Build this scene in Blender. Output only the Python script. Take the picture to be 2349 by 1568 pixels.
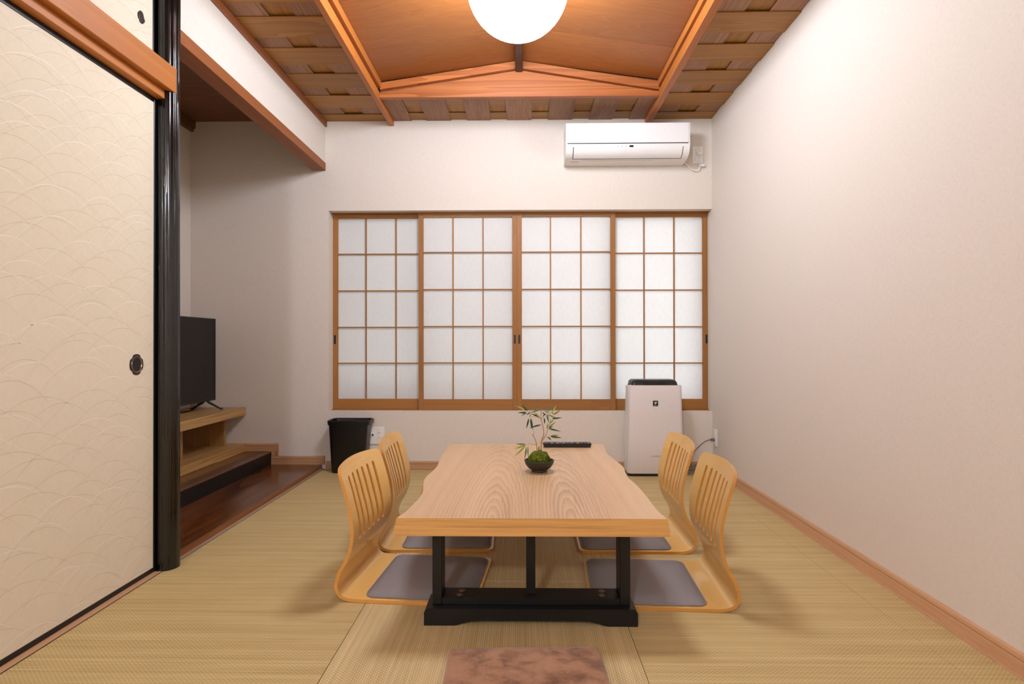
import bpy, bmesh, math, random
from mathutils import Vector, Matrix
random.seed(7)
S = bpy.context.scene
for o in list(bpy.data.objects): bpy.data.objects.remove(o)
COL = S.collection
cos, sin, PI = math.cos, math.sin, math.pi

# ------------------------------------------------------------------ camera
W_PX, H_PX, F_PX = 2349.0, 1568.0, 1305.0
yaw, pitch, roll, ccx, ccy = .0157, .0048, -.0013, 1176.3, 781.75
r0 = Vector((cos(yaw), sin(yaw), 0)); f0 = Vector((-sin(yaw), cos(yaw), 0)); u0 = Vector((0, 0, 1))
fw = f0*cos(pitch)+u0*sin(pitch); up = -f0*sin(pitch)+u0*cos(pitch)
rt = r0*cos(roll)+up*sin(roll); up = -r0*sin(roll)+up*cos(roll)
cam = bpy.data.cameras.new('camera'); cam_o = bpy.data.objects.new('camera', cam); COL.objects.link(cam_o)
cam.sensor_width = 36.0; cam.sensor_fit = 'HORIZONTAL'; cam.lens = F_PX*36.0/W_PX
cam.shift_x = (W_PX/2-ccx)/W_PX; cam.shift_y = (ccy-H_PX/2)/W_PX
cam.clip_start = .02
m = Matrix.Identity(4)
for i in range(3): m[i][0] = rt[i]; m[i][1] = up[i]; m[i][2] = -fw[i]
m[2][3] = .9
cam_o.matrix_world = m
S.camera = cam_o

# ------------------------------------------------------------------ light / exposure
LAMP_RGB, LAMP_L = (.90, .985, 1.12), 42.5        # globe over the table
BACK_RGB, BACK_L = (.90, .985, 1.12), 265.0        # lamp of the adjoining room behind the camera
SKY_RGB, SKY_L = (.86, .94, 1.0), 4.6
S.view_settings.view_transform = 'Standard'; S.view_settings.look = 'None'
S.view_settings.exposure = 0.15; S.view_settings.gamma = 1.0
S.view_settings.use_curve_mapping = False
wd = bpy.data.worlds.new('sky'); S.world = wd; wd.use_nodes = True
wd.node_tree.nodes['Background'].inputs[0].default_value = (*SKY_RGB, 1)
wd.node_tree.nodes['Background'].inputs[1].default_value = SKY_L

# ------------------------------------------------------------------ material helpers
def srgb(r, g, b):
    f = lambda c: c/12.92 if c <= .04045 else ((c+.055)/1.055)**2.4
    return (f(r/255), f(g/255), f(b/255), 1)

class NT:
    def __init__(s, name):
        s.m = bpy.data.materials.new(name); s.m.use_nodes = True; s.t = s.m.node_tree
        s.b = s.t.nodes['Principled BSDF']; s.out = s.t.nodes['Material Output']
    def n(s, typ, **kw):
        nd = s.t.nodes.new(typ)
        for k, v in kw.items():
            setattr(nd, k, v)
        return nd
    def set(s, sock, v):
        if isinstance(v, bpy.types.NodeSocket): s.t.links.new(v, sock)
        elif v is not None:
            if isinstance(v, (tuple, list)) and len(v) == 3 and sock.type == 'RGBA': v = (*v, 1)
            sock.default_value = v
    def math(s, op, a, b=None, c=None):
        nd = s.n('ShaderNodeMath', operation=op)
        s.set(nd.inputs[0], a)
        if b is not None: s.set(nd.inputs[1], b)
        if c is not None: s.set(nd.inputs[2], c)
        return nd.outputs[0]
    def coord(s, kind='Object'): return s.n('ShaderNodeTexCoord').outputs[kind]
    def sep(s, v):
        nd = s.n('ShaderNodeSeparateXYZ'); s.set(nd.inputs[0], v); return nd.outputs
    def comb(s, x, y, z):
        nd = s.n('ShaderNodeCombineXYZ')
        for i, a in enumerate((x, y, z)): s.set(nd.inputs[i], a)
        return nd.outputs[0]
    def scale(s, v, sc):
        nd = s.n('ShaderNodeMapping'); s.set(nd.inputs['Vector'], v); nd.inputs['Scale'].default_value = sc
        return nd.outputs[0]
    def noise(s, v, scale=1, detail=3, rough=.5, dist=0):
        nd = s.n('ShaderNodeTexNoise'); s.set(nd.inputs['Vector'], v)
        nd.inputs['Scale'].default_value = scale; nd.inputs['Detail'].default_value = detail
        nd.inputs['Roughness'].default_value = rough; nd.inputs['Distortion'].default_value = dist
        return nd.outputs['Fac']
    def ramp(s, f, stops, interp='LINEAR'):
        nd = s.n('ShaderNodeValToRGB'); nd.color_ramp.interpolation = interp; s.set(nd.inputs[0], f)
        e = nd.color_ramp.elements
        while len(e) < len(stops): e.new(.5)
        for el, (p, c) in zip(e, stops):
            el.position = p; el.color = c if len(c) == 4 else (*c, 1)
        return nd.outputs[0]
    def mix(s, f, a, b, mode='MIX'):
        nd = s.n('ShaderNodeMix', data_type='RGBA', blend_type=mode)
        s.set(nd.inputs[0], f); s.set(nd.inputs[6], a); s.set(nd.inputs[7], b)
        return nd.outputs[2]
    def bump(s, h, strength=.3, dist=.002):
        nd = s.n('ShaderNodeBump'); s.set(nd.inputs['Height'], h)
        nd.inputs['Strength'].default_value = strength; nd.inputs['Distance'].default_value = dist
        s.t.links.new(nd.outputs[0], s.b.inputs['Normal']); return nd.outputs[0]
    def fin(s, col=None, rough=None, metal=None, spec=None, coat=None, coat_rough=.1):
        s.set(s.b.inputs['Base Color'], col); s.set(s.b.inputs['Roughness'], rough)
        s.set(s.b.inputs['Metallic'], metal)
        if spec is not None: s.b.inputs['Specular IOR Level'].default_value = spec
        if coat: s.b.inputs['Coat Weight'].default_value = coat; s.b.inputs['Coat Roughness'].default_value = coat_rough
        return s.m

def plain(name, rgb, rough=.5, metal=0., spec=.5, coat=0, speck=.04):
    k = NT(name); v = k.coord()
    n = k.noise(v, 60, 2)
    c = srgb(*rgb)
    lo = tuple(x*(1-speck) for x in c[:3]); hi = tuple(min(1, x*(1+speck)) for x in c[:3])
    return k.fin(k.mix(n, lo, hi), rough, metal, spec, coat)

def wood(name, dark, light, axis='Y', freq=60, rough=.45, coat=0, contrast=1.0, bump=.12, stretch=.04, tint=None, spec=.5):
    """straight-grained wood, grain along the axis (object space)."""
    k = NT(name); v = k.coord()
    sc = [1, 1, 1]; sc['XYZ'.index(axis)] = stretch
    oi = k.n('ShaderNodeObjectInfo')
    off = k.n('ShaderNodeVectorMath', operation='ADD'); k.set(off.inputs[0], v)
    k.set(off.inputs[1], k.comb(k.math('MULTIPLY', oi.outputs['Random'], 7.3), k.math('MULTIPLY', oi.outputs['Random'], 3.1), k.math('MULTIPLY', oi.outputs['Random'], 5.7)))
    vs = k.scale(off.outputs[0], tuple(sc))
    big = k.noise(vs, freq*.25, 2, .5, .6)
    fine = k.noise(vs, freq*2.2, 4, .65, .2)
    wv = k.math('FRACT', k.math('MULTIPLY', big, 9.0))
    g = k.math('ADD', k.math('MULTIPLY', wv, .45), k.math('MULTIPLY', fine, .55))
    g = k.math('ADD', k.math('MULTIPLY', k.math('SUBTRACT', g, .5), contrast), .5)
    c = k.ramp(g, [(.15, srgb(*dark)), (.85, srgb(*light))])
    shade = k.math('ADD', k.math('MULTIPLY', oi.outputs['Random'], .22), .89)
    hsv = k.n('ShaderNodeHueSaturation'); k.set(hsv.inputs['Value'], shade); k.set(hsv.inputs['Color'], c)
    if bump: k.bump(fine, bump, .001)
    return k.fin(hsv.outputs[0], rough, None, spec, coat)

def wallpaper(name, rgb):
    k = NT(name); v = k.coord()
    a = k.noise(k.scale(v, (1, 1, .10)), 620, 2, .6)
    b = k.noise(k.scale(v, (.07, .07, 1)), 620, 2, .6)
    w = k.math('ADD', k.math('MULTIPLY', a, .5), k.math('MULTIPLY', b, .5))
    c = srgb(*rgb)
    col = k.ramp(w, [(.32, tuple(x*.89 for x in c[:3])), (.52, c), (.75, tuple(min(1, x*1.05) for x in c[:3]))])
    k.bump(w, .35, .0012)
    return k.fin(col, .75, None, .25)

def tatami(name, along, base, dark, light):
    k = NT(name); v = k.sep(k.coord())
    u, w = (v[0], v[1]) if along == 'X' else (v[1], v[0])
    pv, pu = (.0056, .013) if along == 'X' else (.0066, .0105)
    row = k.math('DIVIDE', w, pv)
    ri = k.math('FLOOR', row)
    rf = k.math('FRACT', row)
    odd = k.math('MODULO', k.math('ABSOLUTE', ri), 2.0)
    uu = k.math('ADD', k.math('DIVIDE', u, pu), k.math('MULTIPLY', odd, .5))
    dash = k.math('SINE', k.math('MULTIPLY', uu, 2*PI))
    ridge = k.math('SINE', k.math('MULTIPLY', rf, PI))
    h = k.math('MULTIPLY', ridge, k.math('ADD', k.math('MULTIPLY', dash, .5), .6))
    st = k.noise(k.comb(k.math('MULTIPLY', u, .9), k.math('MULTIPLY', w, 95), 0), 1.0, 4, .65)
    st2 = k.noise(k.comb(k.math('MULTIPLY', u, 2.2), k.math('MULTIPLY', w, 16), 4.2), 1.0, 3, .6)
    bl = k.noise(k.coord(), 3.2, 2, .5)
    wn = k.n('ShaderNodeTexWhiteNoise', noise_dimensions='1D'); k.set(wn.inputs['W'], k.math('FLOOR', k.math('DIVIDE', row, 1.0)))
    wn2 = k.noise(k.comb(k.math('MULTIPLY', u, 5.0), k.math('MULTIPLY', ri, 3.7), 1.3), 1.0, 2, .5)
    f = k.math('ADD', k.math('ADD', k.math('MULTIPLY', h, .26 if along == 'X' else .32), k.math('MULTIPLY', st, .40)), k.math('MULTIPLY', st2, .24))
    f = k.math('ADD', f, k.math('MULTIPLY', k.math('MULTIPLY', wn.outputs['Value'], wn2), .26 if along == 'X' else .16))
    f = k.math('SUBTRACT', f, .02)
    c = k.ramp(f, [(.22, srgb(*dark)), (.5, srgb(*base)), (.82, srgb(*light))])
    c = k.mix(k.math('MULTIPLY', bl, .25), c, srgb(*base))
    k.bump(h, .45, .0012)
    return k.fin(c, .55, None, .35)

def table_wood(name, side=False):
    k = NT(name); v = k.sep(k.coord())
    x, y, z = v
    nz = k.noise(k.comb(k.math('MULTIPLY', x, 9), k.math('MULTIPLY', y, 2.0), k.math('MULTIPLY', z, 9)), 1.0, 3, .5)
    xx = k.math('SUBTRACT', x, .0)
    dx = k.math('SUBTRACT', k.math('ABSOLUTE', k.math('ADD', xx, k.math('MULTIPLY', k.math('SUBTRACT', nz, .5), .03))), .125)
    yy = k.math('MULTIPLY', k.math('ADD', y, .70), .105)
    if side:   # front faces: layered lines
        f0_ = k.noise(k.comb(k.math('MULTIPLY', x, 2.0), 0, k.math('MULTIPLY', z, 85)), 1.0, 4, .6, .4)
        fine = k.noise(k.comb(k.math('MULTIPLY', x, 6.0), k.math('MULTIPLY', y, 6.0), k.math('MULTIPLY', z, 420)), 1.0, 3, .6)
        f = k.math('ADD', k.math('MULTIPLY', f0_, .7), k.math('MULTIPLY', fine, .3))
        c = k.ramp(f, [(.27, srgb(166, 118, 62)), (.5, srgb(214, 164, 98)), (.78, srgb(230, 184, 120))])
    else:
        r = k.math('SQRT', k.math('ADD', k.math('MULTIPLY', dx, dx), k.math('MULTIPLY', yy, yy)))
        r = k.math('ADD', r, k.math('MULTIPLY', nz, .03))
        r2 = k.math('ADD', r, k.math('MULTIPLY', k.noise(k.comb(k.math('MULTIPLY', x, 60), k.math('MULTIPLY', y, 14), 0), 1.0, 2, .5), .004))
        ring = k.math('FRACT', k.math('MULTIPLY', r2, 84.0))
        wide = k.noise(k.comb(k.math('MULTIPLY', r, 26), 0, 0), 1.0, 3, .6)
        fine = k.noise(k.comb(k.math('MULTIPLY', x, 420), k.math('MULTIPLY', y, 6), 0), 1.0, 3, .6)
        broad = k.noise(k.comb(k.math('MULTIPLY', k.math('ADD', x, k.math('MULTIPLY', k.math('FLOOR', k.math('MULTIPLY', x, 8.0)), .31)), 5.5), k.math('MULTIPLY', y, .5), 3), 1.0, 2, .5)
        f = k.math('ADD', k.math('ADD', k.math('MULTIPLY', k.math('MULTIPLY', ring, k.math('SUBTRACT', 1.25, k.math('MULTIPLY', r, 3.2))), .18), k.math('MULTIPLY', wide, .34)), k.math('MULTIPLY', fine, .30))
        f = k.math('ADD', f, k.math('MULTIPLY', broad, .30))
        c = k.ramp(f, [(.28, srgb(222, 190, 148)), (.52, srgb(205, 168, 126)), (.78, srgb(160, 121, 88))])
    k.bump(fine, .06, .0005)
    return k.fin(c, .38, None, .45)

M = {}
M['wall'] = wallpaper('wallpaper_linen', (222, 212, 201))
M['fusuma'] = plain('fusuma_paper', (227, 217, 195), .8, spec=.2)
M['arc_gold'] = plain('fusuma_print_gold', (206, 193, 162), .6)
M['arc_white'] = plain('fusuma_print_white', (240, 231, 218), .5)
M['black_frame'] = plain('black_lacquer_frame', (14, 13, 14), .35)
M['orange'] = wood('cedar_beam', (158, 90, 34), (184, 110, 46), 'Y', 40, .5, contrast=.7)
M['orangeX'] = wood('cedar_gable', (146, 74, 30), (192, 118, 60), 'X', 26, .5, contrast=.9)
M['orangeD'] = wood('cedar_dark', (126, 68, 36), (158, 92, 52), 'Y', 40, .5, contrast=.7)
M['slope'] = wood('cedar_sloped_board', (138, 78, 32), (166, 102, 46), 'X', 40, .45, contrast=.6)
M['ajX'] = wood('woven_board_gold', (136, 88, 28), (170, 116, 42), 'X', 40, .5, contrast=.9)
M['ajY'] = wood('woven_board_rose', (128, 88, 60), (166, 122, 90), 'Y', 70, .6, contrast=1.0)
M['ajB'] = wood('woven_backing', (136, 90, 34), (170, 118, 50), 'Y', 40, .6)
M['lintel'] = wood('cedar_lintel', (172, 100, 34), (198, 122, 46), 'Y', 40, .5, contrast=.6)
M['header'] = wood('cedar_header', (136, 76, 34), (160, 94, 46), 'Y', 40, .55, contrast=.7)
M['ridge'] = wood('ridge_dark', (54, 30, 24), (78, 46, 36), 'Y', 40, .5)
M['alc_ceil'] = wood('alcove_ceiling', (96, 56, 30), (120, 74, 42), 'X', 40, .55)
M['alc_board'] = wood('alcove_lacquered_board', (56, 26, 10), (118, 64, 30), 'Y', 16, .22, coat=.2, contrast=1.2, bump=.03, stretch=.12)
M['alc_edge'] = wood('alcove_board_edge', (112, 60, 24), (142, 82, 36), 'Y', 40, .3)
M['strip'] = plain('tatami_edge_strip', (150, 128, 108), .4)
M['plankA'] = wood('plank_amber', (92, 56, 28), (130, 84, 44), 'Y', 50, .3)
M['plankB'] = wood('plank_umber', (60, 44, 32), (92, 70, 52), 'Y', 50, .3)
M['plankC'] = wood('plank_red_edge', (98, 58, 40), (128, 80, 58), 'Y', 50, .3)
M['black_riser'] = plain('black_riser', (12, 10, 10), .45)
M['tvwood'] = wood('tv_stand_oak', (150, 108, 58), (208, 166, 106), 'Y', 110, .42, contrast=1.25, stretch=.010)
M['tvwoodZ'] = wood('tv_stand_oak_upright', (140, 98, 50), (186, 142, 86), 'Z', 70, .42, contrast=1.0)
M['base'] = wood('baseboard_wood', (186, 142, 104), (208, 164, 126), 'Y', 60, .45, contrast=.6)
M['baseX'] = wood('baseboard_wood_x', (176, 132, 94), (200, 156, 116), 'X', 60, .45, contrast=.6)
M['shoji'] = wood('shoji_frame_cedar', (146, 96, 40), (172, 116, 56), 'Z', 50, .55, contrast=.6)
M['shojiX'] = wood('shoji_rail_cedar', (142, 94, 38), (168, 112, 50), 'X', 50, .55, contrast=.6)
M['chair'] = wood('bent_plywood', (222, 174, 96), (233, 190, 114), 'Y', 24, .33, coat=.35, contrast=.5, bump=.03, stretch=.1)
M['chair_edge'] = wood('plywood_edge', (206, 144, 66), (222, 162, 84), 'X', 60, .35, coat=.3, contrast=.35, bump=0)
M['pad'] = None
M['tat_side'] = tatami('tatami_rush_across', 'X', (198, 174, 120), (156, 130, 80), (226, 205, 156))
M['tat_mid'] = tatami('tatami_rush_along', 'Y', (206, 182, 132), (158, 132, 84), (236, 216, 174))
M['table'] = table_wood('table_grain'); M['table_side'] = table_wood('table_edge_grain', True)
M['black_wood'] = plain('black_stained_wood', (13, 12, 13), .42, spec=.4)
M['bolt'] = plain('zinc_bolt', (140, 128, 112), .35, .9)
M['white_pl'] = plain('white_plastic', (232, 230, 228), .35)
M['white_panel'] = plain('white_gloss_panel', (236, 234, 232), .22)
M['outlet'] = plain('outlet_plastic', (238, 235, 230), .4)
M['dark_slot'] = plain('dark_gap', (20, 18, 16), .6)
M['grey_print'] = plain('grey_print', (140, 138, 136), .5)
M['pale_print'] = plain('pale_print', (196, 190, 186), .5)
M['blue_print'] = plain('blue_print', (120, 160, 190), .5)
M['purifier'] = plain('purifier_white', (222, 214, 212), .42)
M['black_pl'] = plain('black_plastic', (20, 19, 19), .38)
M['bin'] = plain('bin_black_plastic', (10, 10, 11), .36)
M['cable_grey'] = plain('grey_cable', (110, 102, 96), .5)
M['screen'] = plain('tv_screen', (26, 22, 19), .38, spec=.35)
M['bronze'] = plain('bronze_pull', (66, 52, 48), .35, .6)
M['bronze_rim'] = plain('bronze_rim', (150, 124, 104), .3, .8)
M['bowl'] = plain('black_clay', (44, 42, 36), .5)
M['leafD'] = plain('bamboo_leaf_dark', (88, 110, 64), .45, speck=.25)
M['leafL'] = plain('bamboo_leaf_light', (180, 190, 88), .45, speck=.2)
M['leafG'] = plain('bamboo_leaf_greyed', (142, 166, 124), .45, speck=.2)
M['stem'] = plain('bamboo_stem', (186, 136, 78), .5, speck=.2)
M['btn'] = plain('remote_button', (66, 66, 70), .5)
M['btnW'] = plain('remote_button_pale', (205, 205, 208), .5)
M['btnY'] = plain('remote_button_yellow', (224, 180, 60), .5)
M['btnR'] = plain('remote_button_red', (190, 60, 56), .5)
M['red'] = plain('badge_red', (206, 60, 80), .5)
M['sky_block'] = plain('sky_blocker_grey', (120, 118, 116), .9)  # grey of the unseen slabs added to hold back skylight
M['alu'] = plain('window_sash', (60, 58, 56), .4, .6)

def mk_pad():
    k = NT('grey_woven_pad'); v = k.sep(k.coord())
    a = k.math('SINE', k.math('MULTIPLY', k.math('ADD', v[0], v[1]), 2*PI/.0052))
    b = k.math('SINE', k.math('MULTIPLY', k.math('SUBTRACT', v[0], v[1]), 2*PI/.0052))
    h = k.math('MULTIPLY', a, b)
    c = k.ramp(k.math('ADD', k.math('MULTIPLY', h, .5), .5), [(0, srgb(122, 116, 117)), (1, srgb(158, 151, 151))])
    k.bump(h, .35, .0008)
    return k.fin(c, .8, None, .3)
M['pad'] = mk_pad()

def mk_suede():
    k = NT('brown_suede'); v = k.coord()
    a = k.noise(v, 8, 6, .66, .35); b = k.noise(k.scale(v, (1, 1.6, 1)), 21, 4, .6, .3)
    f = k.math('ADD', k.math('MULTIPLY', a, .65), k.math('MULTIPLY', b, .35))
    c = k.ramp(f, [(.34, srgb(98, 62, 42)), (.45, srgb(132, 92, 66)), (.53, srgb(160, 116, 86)), (.72, srgb(178, 134, 104))])
    k.bump(k.noise(v, 900, 2), .2, .0005)
    mt = k.fin(c, .9, None, .15)
    k.b.inputs['Sheen Weight'].default_value = .25
    return mt
M['suede'] = mk_suede()

def mk_pillar():
    k = NT('black_lacquered_log'); v = k.coord()
    g = k.noise(k.scale(v, (1, 1, .035)), 95, 3, .6, .3)
    g2 = k.noise(k.scale(v, (1, 1, .12)), 28, 2, .5)
    h = k.math('ADD', k.math('MULTIPLY', g, .7), k.math('MULTIPLY', g2, .5))
    c = k.ramp(g, [(.3, srgb(5, 5, 6)), (.7, srgb(15, 14, 15))])
    k.bump(h, .30, .004)
    return k.fin(c, .16, None, .5, .3, .06)
M['pillar'] = mk_pillar()

def mk_moss():
    k = NT('moss'); v = k.coord()
    n = k.noise(v, 120, 4, .7); n2 = k.noise(v, 26, 2)
    c = k.ramp(k.math('ADD', k.math('MULTIPLY', n, .6), k.math('MULTIPLY', n2, .4)), [(.35, srgb(40, 52, 12)), (.5, srgb(86, 98, 22)), (.68, srgb(150, 152, 50))])
    k.bump(n, .9, .006)
    return k.fin(c, .9, None, .2)
M['moss'] = mk_moss()

def mk_paper():
    k = NT('shoji_paper'); v = k.coord()
    n = k.noise(k.scale(v, (1, 1, .25)), 130, 4, .6, 1.0)
    c = k.ramp(n, [(.3, srgb(233, 232, 230)), (.7, srgb(240, 239, 237))])
    d = k.n('ShaderNodeBsdfDiffuse'); t = k.n('ShaderNodeBsdfTranslucent'); mx = k.n('ShaderNodeMixShader')
    k.set(d.inputs[0], c); k.set(t.inputs[0], c); mx.inputs[0].default_value = .42
    k.t.links.new(d.outputs[0], mx.inputs[1]); k.t.links.new(t.outputs[0], mx.inputs[2])
    k.t.links.new(mx.outputs[0], k.out.inputs[0])
    return k.m
M['paper'] = mk_paper()

def mk_globe(name, rgb, L):
    k = NT(name)
    k.b.inputs['Emission Color'].default_value = (*rgb, 1); k.b.inputs['Emission Strength'].default_value = L
    return k.fin(srgb(250, 246, 240), .4)
M['globe'] = mk_globe('lit_opal_globe', LAMP_RGB, LAMP_L)
M['globe2'] = mk_globe('lit_opal_globe_far', BACK_RGB, BACK_L)

# ------------------------------------------------------------------ object helpers
def wloc(o):
    v = Vector((0, 0, 0))
    while o is not None: v = v+o.location; o = o.parent
    return v

def obj(name, bm, mat, parent=None, smooth=None, local=False):
    """link a bmesh (written in world coordinates unless local) as ONE object"""
    if parent is not None and not local: bmesh.ops.translate(bm, verts=bm.verts, vec=-wloc(parent))
    me = bpy.data.meshes.new(name)
    bmesh.ops.recalc_face_normals(bm, faces=bm.faces)
    bm.to_mesh(me); bm.free()
    for mt in (mat if isinstance(mat, (list, tuple)) else [mat]): me.materials.append(mt)
    if smooth is not None:
        for p in me.polygons: p.use_smooth = True
        me.set_sharp_from_angle(angle=math.radians(smooth))
    o = bpy.data.objects.new(name, me); COL.objects.link(o)
    if parent is not None: o.parent = parent
    return o

def thing(name, label, cat, loc=(0, 0, 0), rotz=0, group=None):
    o = bpy.data.objects.new(name, None); COL.objects.link(o)
    o.location = loc; o.rotation_euler = (0, 0, rotz); o.empty_display_size = .05
    o['label'] = label; o['category'] = cat
    if group: o['group'] = group
    return o

def struct(o, label=None):
    o['kind'] = 'structure'
    if label: o['label'] = label
    return o

def add_box(bm, x0, x1, y0, y1, z0, z1, bevel=0, seg=2):
    r = bmesh.ops.create_cube(bm, size=1)
    vs = r['verts']
    for v in vs:
        v.co = Vector(((x0+x1)/2+v.co.x*(x1-x0), (y0+y1)/2+v.co.y*(y1-y0), (z0+z1)/2+v.co.z*(z1-z0)))
    if bevel:
        es = list({e for v in vs for e in v.link_edges})
        bmesh.ops.bevel(bm, geom=es, offset=bevel, segments=seg, profile=.5, affect='EDGES')
    return bm

def box(name, x0, x1, y0, y1, z0, z1, mat, parent=None, bevel=0, seg=2, local=False):
    bm = add_box(bmesh.new(), x0, x1, y0, y1, z0, z1, bevel, seg)
    return obj(name, bm, mat, parent, local=local)

def add_prism(bm, poly, axis, a, b):
    """polygon (2-tuples) in the plane normal to the axis, swept from a to b"""
    def P(p, t):
        return {'X': (t, p[0], p[1]), 'Y': (p[0], t, p[1]), 'Z': (p[0], p[1], t)}[axis]
    v0 = [bm.verts.new(P(p, a)) for p in poly]; v1 = [bm.verts.new(P(p, b)) for p in poly]
    n = len(poly)
    for i in range(n): bm.faces.new((v0[i], v0[(i+1) % n], v1[(i+1) % n], v1[i]))
    bm.faces.new(v0[::-1]); bm.faces.new(v1)
    return bm

def prism(name, poly, axis, a, b, mat, parent=None, smooth=35, local=False):
    o = obj(name, add_prism(bmesh.new(), poly, axis, a, b), mat, parent, smooth, local)
    w_ = o.modifiers.new('weighted_normal', 'WEIGHTED_NORMAL'); w_.keep_sharp = True; w_.weight = 100
    return o

def add_tube(bm, pts, rad, seg=8, closed=False):
    pts = [Vector(p) for p in pts]; n = len(pts); rings = []
    rads = rad if isinstance(rad, (list, tuple)) else [rad]*n
    prev = None
    for i, p in enumerate(pts):
        if closed: t = pts[(i+1) % n]-pts[i-1]
        else: t = pts[min(i+1, n-1)]-pts[max(i-1, 0)]
        t.normalize()
        if prev is None:
            a = Vector((0, 0, 1)) if abs(t.z) < .9 else Vector((1, 0, 0))
            u = t.cross(a).normalized()
        else: u = (prev-t*prev.dot(t)).normalized()
        prev = u; w = t.cross(u)
        rings.append([bm.verts.new(p+(u*cos(2*PI*k/seg)+w*sin(2*PI*k/seg))*rads[i]) for k in range(seg)])
    m_ = n if closed else n-1
    for i in range(m_):
        A, B = rings[i], rings[(i+1) % n]
        for k in range(seg): bm.faces.new((A[k], A[(k+1) % seg], B[(k+1) % seg], B[k]))
    if not closed: bm.faces.new(rings[0][::-1]); bm.faces.new(rings[-1])
    return bm

def tube(name, pts, rad, mat, parent=None, seg=8, closed=False, local=False):
    return obj(name, add_tube(bmesh.new(), pts, rad, seg, closed), mat, parent, 50, local)

def spline(pts, n):
    """Catmull-Rom through the points"""
    P = [Vector(p) for p in pts]; P = [P[0]*2-P[1]]+P+[P[-1]*2-P[-2]]
    out = []
    segs = len(P)-3
    for i in range(n+1):
        t = i/n*segs; j = min(int(t), segs-1); t -= j
        a, b, c, d = P[j:j+4]
        out.append(.5*((2*b)+(c-a)*t+(2*a-5*b+4*c-d)*t*t+(3*b-a-3*c+d)*t**3))
    return out

def lathe(name, prof, center, mat, parent=None, seg=32, sx=1, sy=1, smooth=50, local=False):
    bm = bmesh.new(); rings = []
    for r, z in prof:
        if r < 1e-6: rings.append([bm.verts.new((center[0], center[1], center[2]+z))])
        else: rings.append([bm.verts.new((center[0]+r*sx*cos(2*PI*k/seg), center[1]+r*sy*sin(2*PI*k/seg), center[2]+z)) for k in range(seg)])
    for A, B in zip(rings, rings[1:]):
        for k in range(seg):
            k2 = (k+1) % seg
            if len(A) == 1 and len(B) == 1: continue
            if len(A) == 1: bm.faces.new((A[0], B[k2], B[k]))
            elif len(B) == 1: bm.faces.new((A[k], A[k2], B[0]))
            else: bm.faces.new((A[k], A[k2], B[k2], B[k]))
    for R in (rings[0], rings[-1]):
        if len(R) > 1:
            try: bm.faces.new(R)
            except ValueError: pass
    return obj(name, bm, mat, parent, smooth, local)

def text(name, body, size, origin, xdir, ydir, mat, parent, depth=.0004):
    cu = bpy.data.curves.new('lettering', 'FONT'); cu.body = body; cu.size = size; cu.align_x = 'CENTER'; cu.align_y = 'CENTER'
    cu.resolution_u = 3
    t = bpy.data.objects.new('lettering', cu); COL.objects.link(t)
    dg = bpy.context.evaluated_depsgraph_get()
    me = bpy.data.meshes.new_from_object(t.evaluated_get(dg))
    bpy.data.objects.remove(t)
    xd, yd = Vector(xdir), Vector(ydir); nd = xd.cross(yd)
    bm = bmesh.new(); bm.from_mesh(me)
    for v in bm.verts: v.co = Vector(origin)+xd*v.co.x+yd*v.co.y+nd*depth
    return obj(name, bm, mat, parent)

# ------------------------------------------------------------------ the room
D, L, R, H = 4.083, -1.4167, 1.36, 2.5065
YB = -2.8                       # far end of the adjoining room behind the camera
WX0, WX1, WZ0, WZ1 = -1.394, 1.36, .4155, 1.8608

# floor > tatami mats
fl = struct(box('floor', -2.7, 1.6, YB-.2, 4.3, -.12, -.052, M['plankB']))
def mat_piece(x0, x1, y0, y1, m_):
    g = .0007
    box('tatami_mat', x0+g, x1-g, y0+g, y1-g, -.05, 0, m_, fl, bevel=.0016, seg=2)
xs = [-1.425, -.5435, .3365, 1.205, 1.3585]
ys = [YB, -1.28, -.42, .44, 1.30, 2.162, 3.02, 3.888, 4.082]
for j in range(len(ys)-1):
    for i in range(4):
        if j == len(ys)-2: continue
        mat_piece(xs[i], xs[i+1], ys[j], ys[j+1], M['tat_mid'] if i == 1 else M['tat_side'])
mat_piece(xs[0], xs[2], ys[-2], ys[-1], M['tat_side']); mat_piece(xs[2], xs[4], ys[-2], ys[-1], M['tat_side'])

# walls
bm = bmesh.new()
add_box(bm, -2.6, WX0, D, D+.22, -.1, 2.85); add_box(bm, WX0, WX1+.2, D, D+.22, -.1, WZ0); add_box(bm, WX0, WX1+.2, D, D+.22, WZ1, 2.85)
wb = struct(obj('wall_back', bm, M['wall']))
wr = struct(box('wall_right', R, R+.2, YB-.2, D+.22, -.1, 2.85, M['wall']))
wf = struct(box('wall_front', -2.6, R+.2, YB-.2, YB, -.1, 2.85, M['wall']))
wl = struct(box('wall_left', -1.66, -1.50, YB, 2.31, -.1, 2.85, M['wall']))
box('closet_side', -2.5, -1.50, 2.312, 2.36, -.1, 2.85, M['wall'], wl)
box('upper_wall', -1.507, L, 2.31, D, 2.2085, 2.70, M['wall'], wl)
wa = struct(box('wall_alcove', -2.60, -2.3989, 2.36, D, -.1, 2.85, M['wall']))

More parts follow.
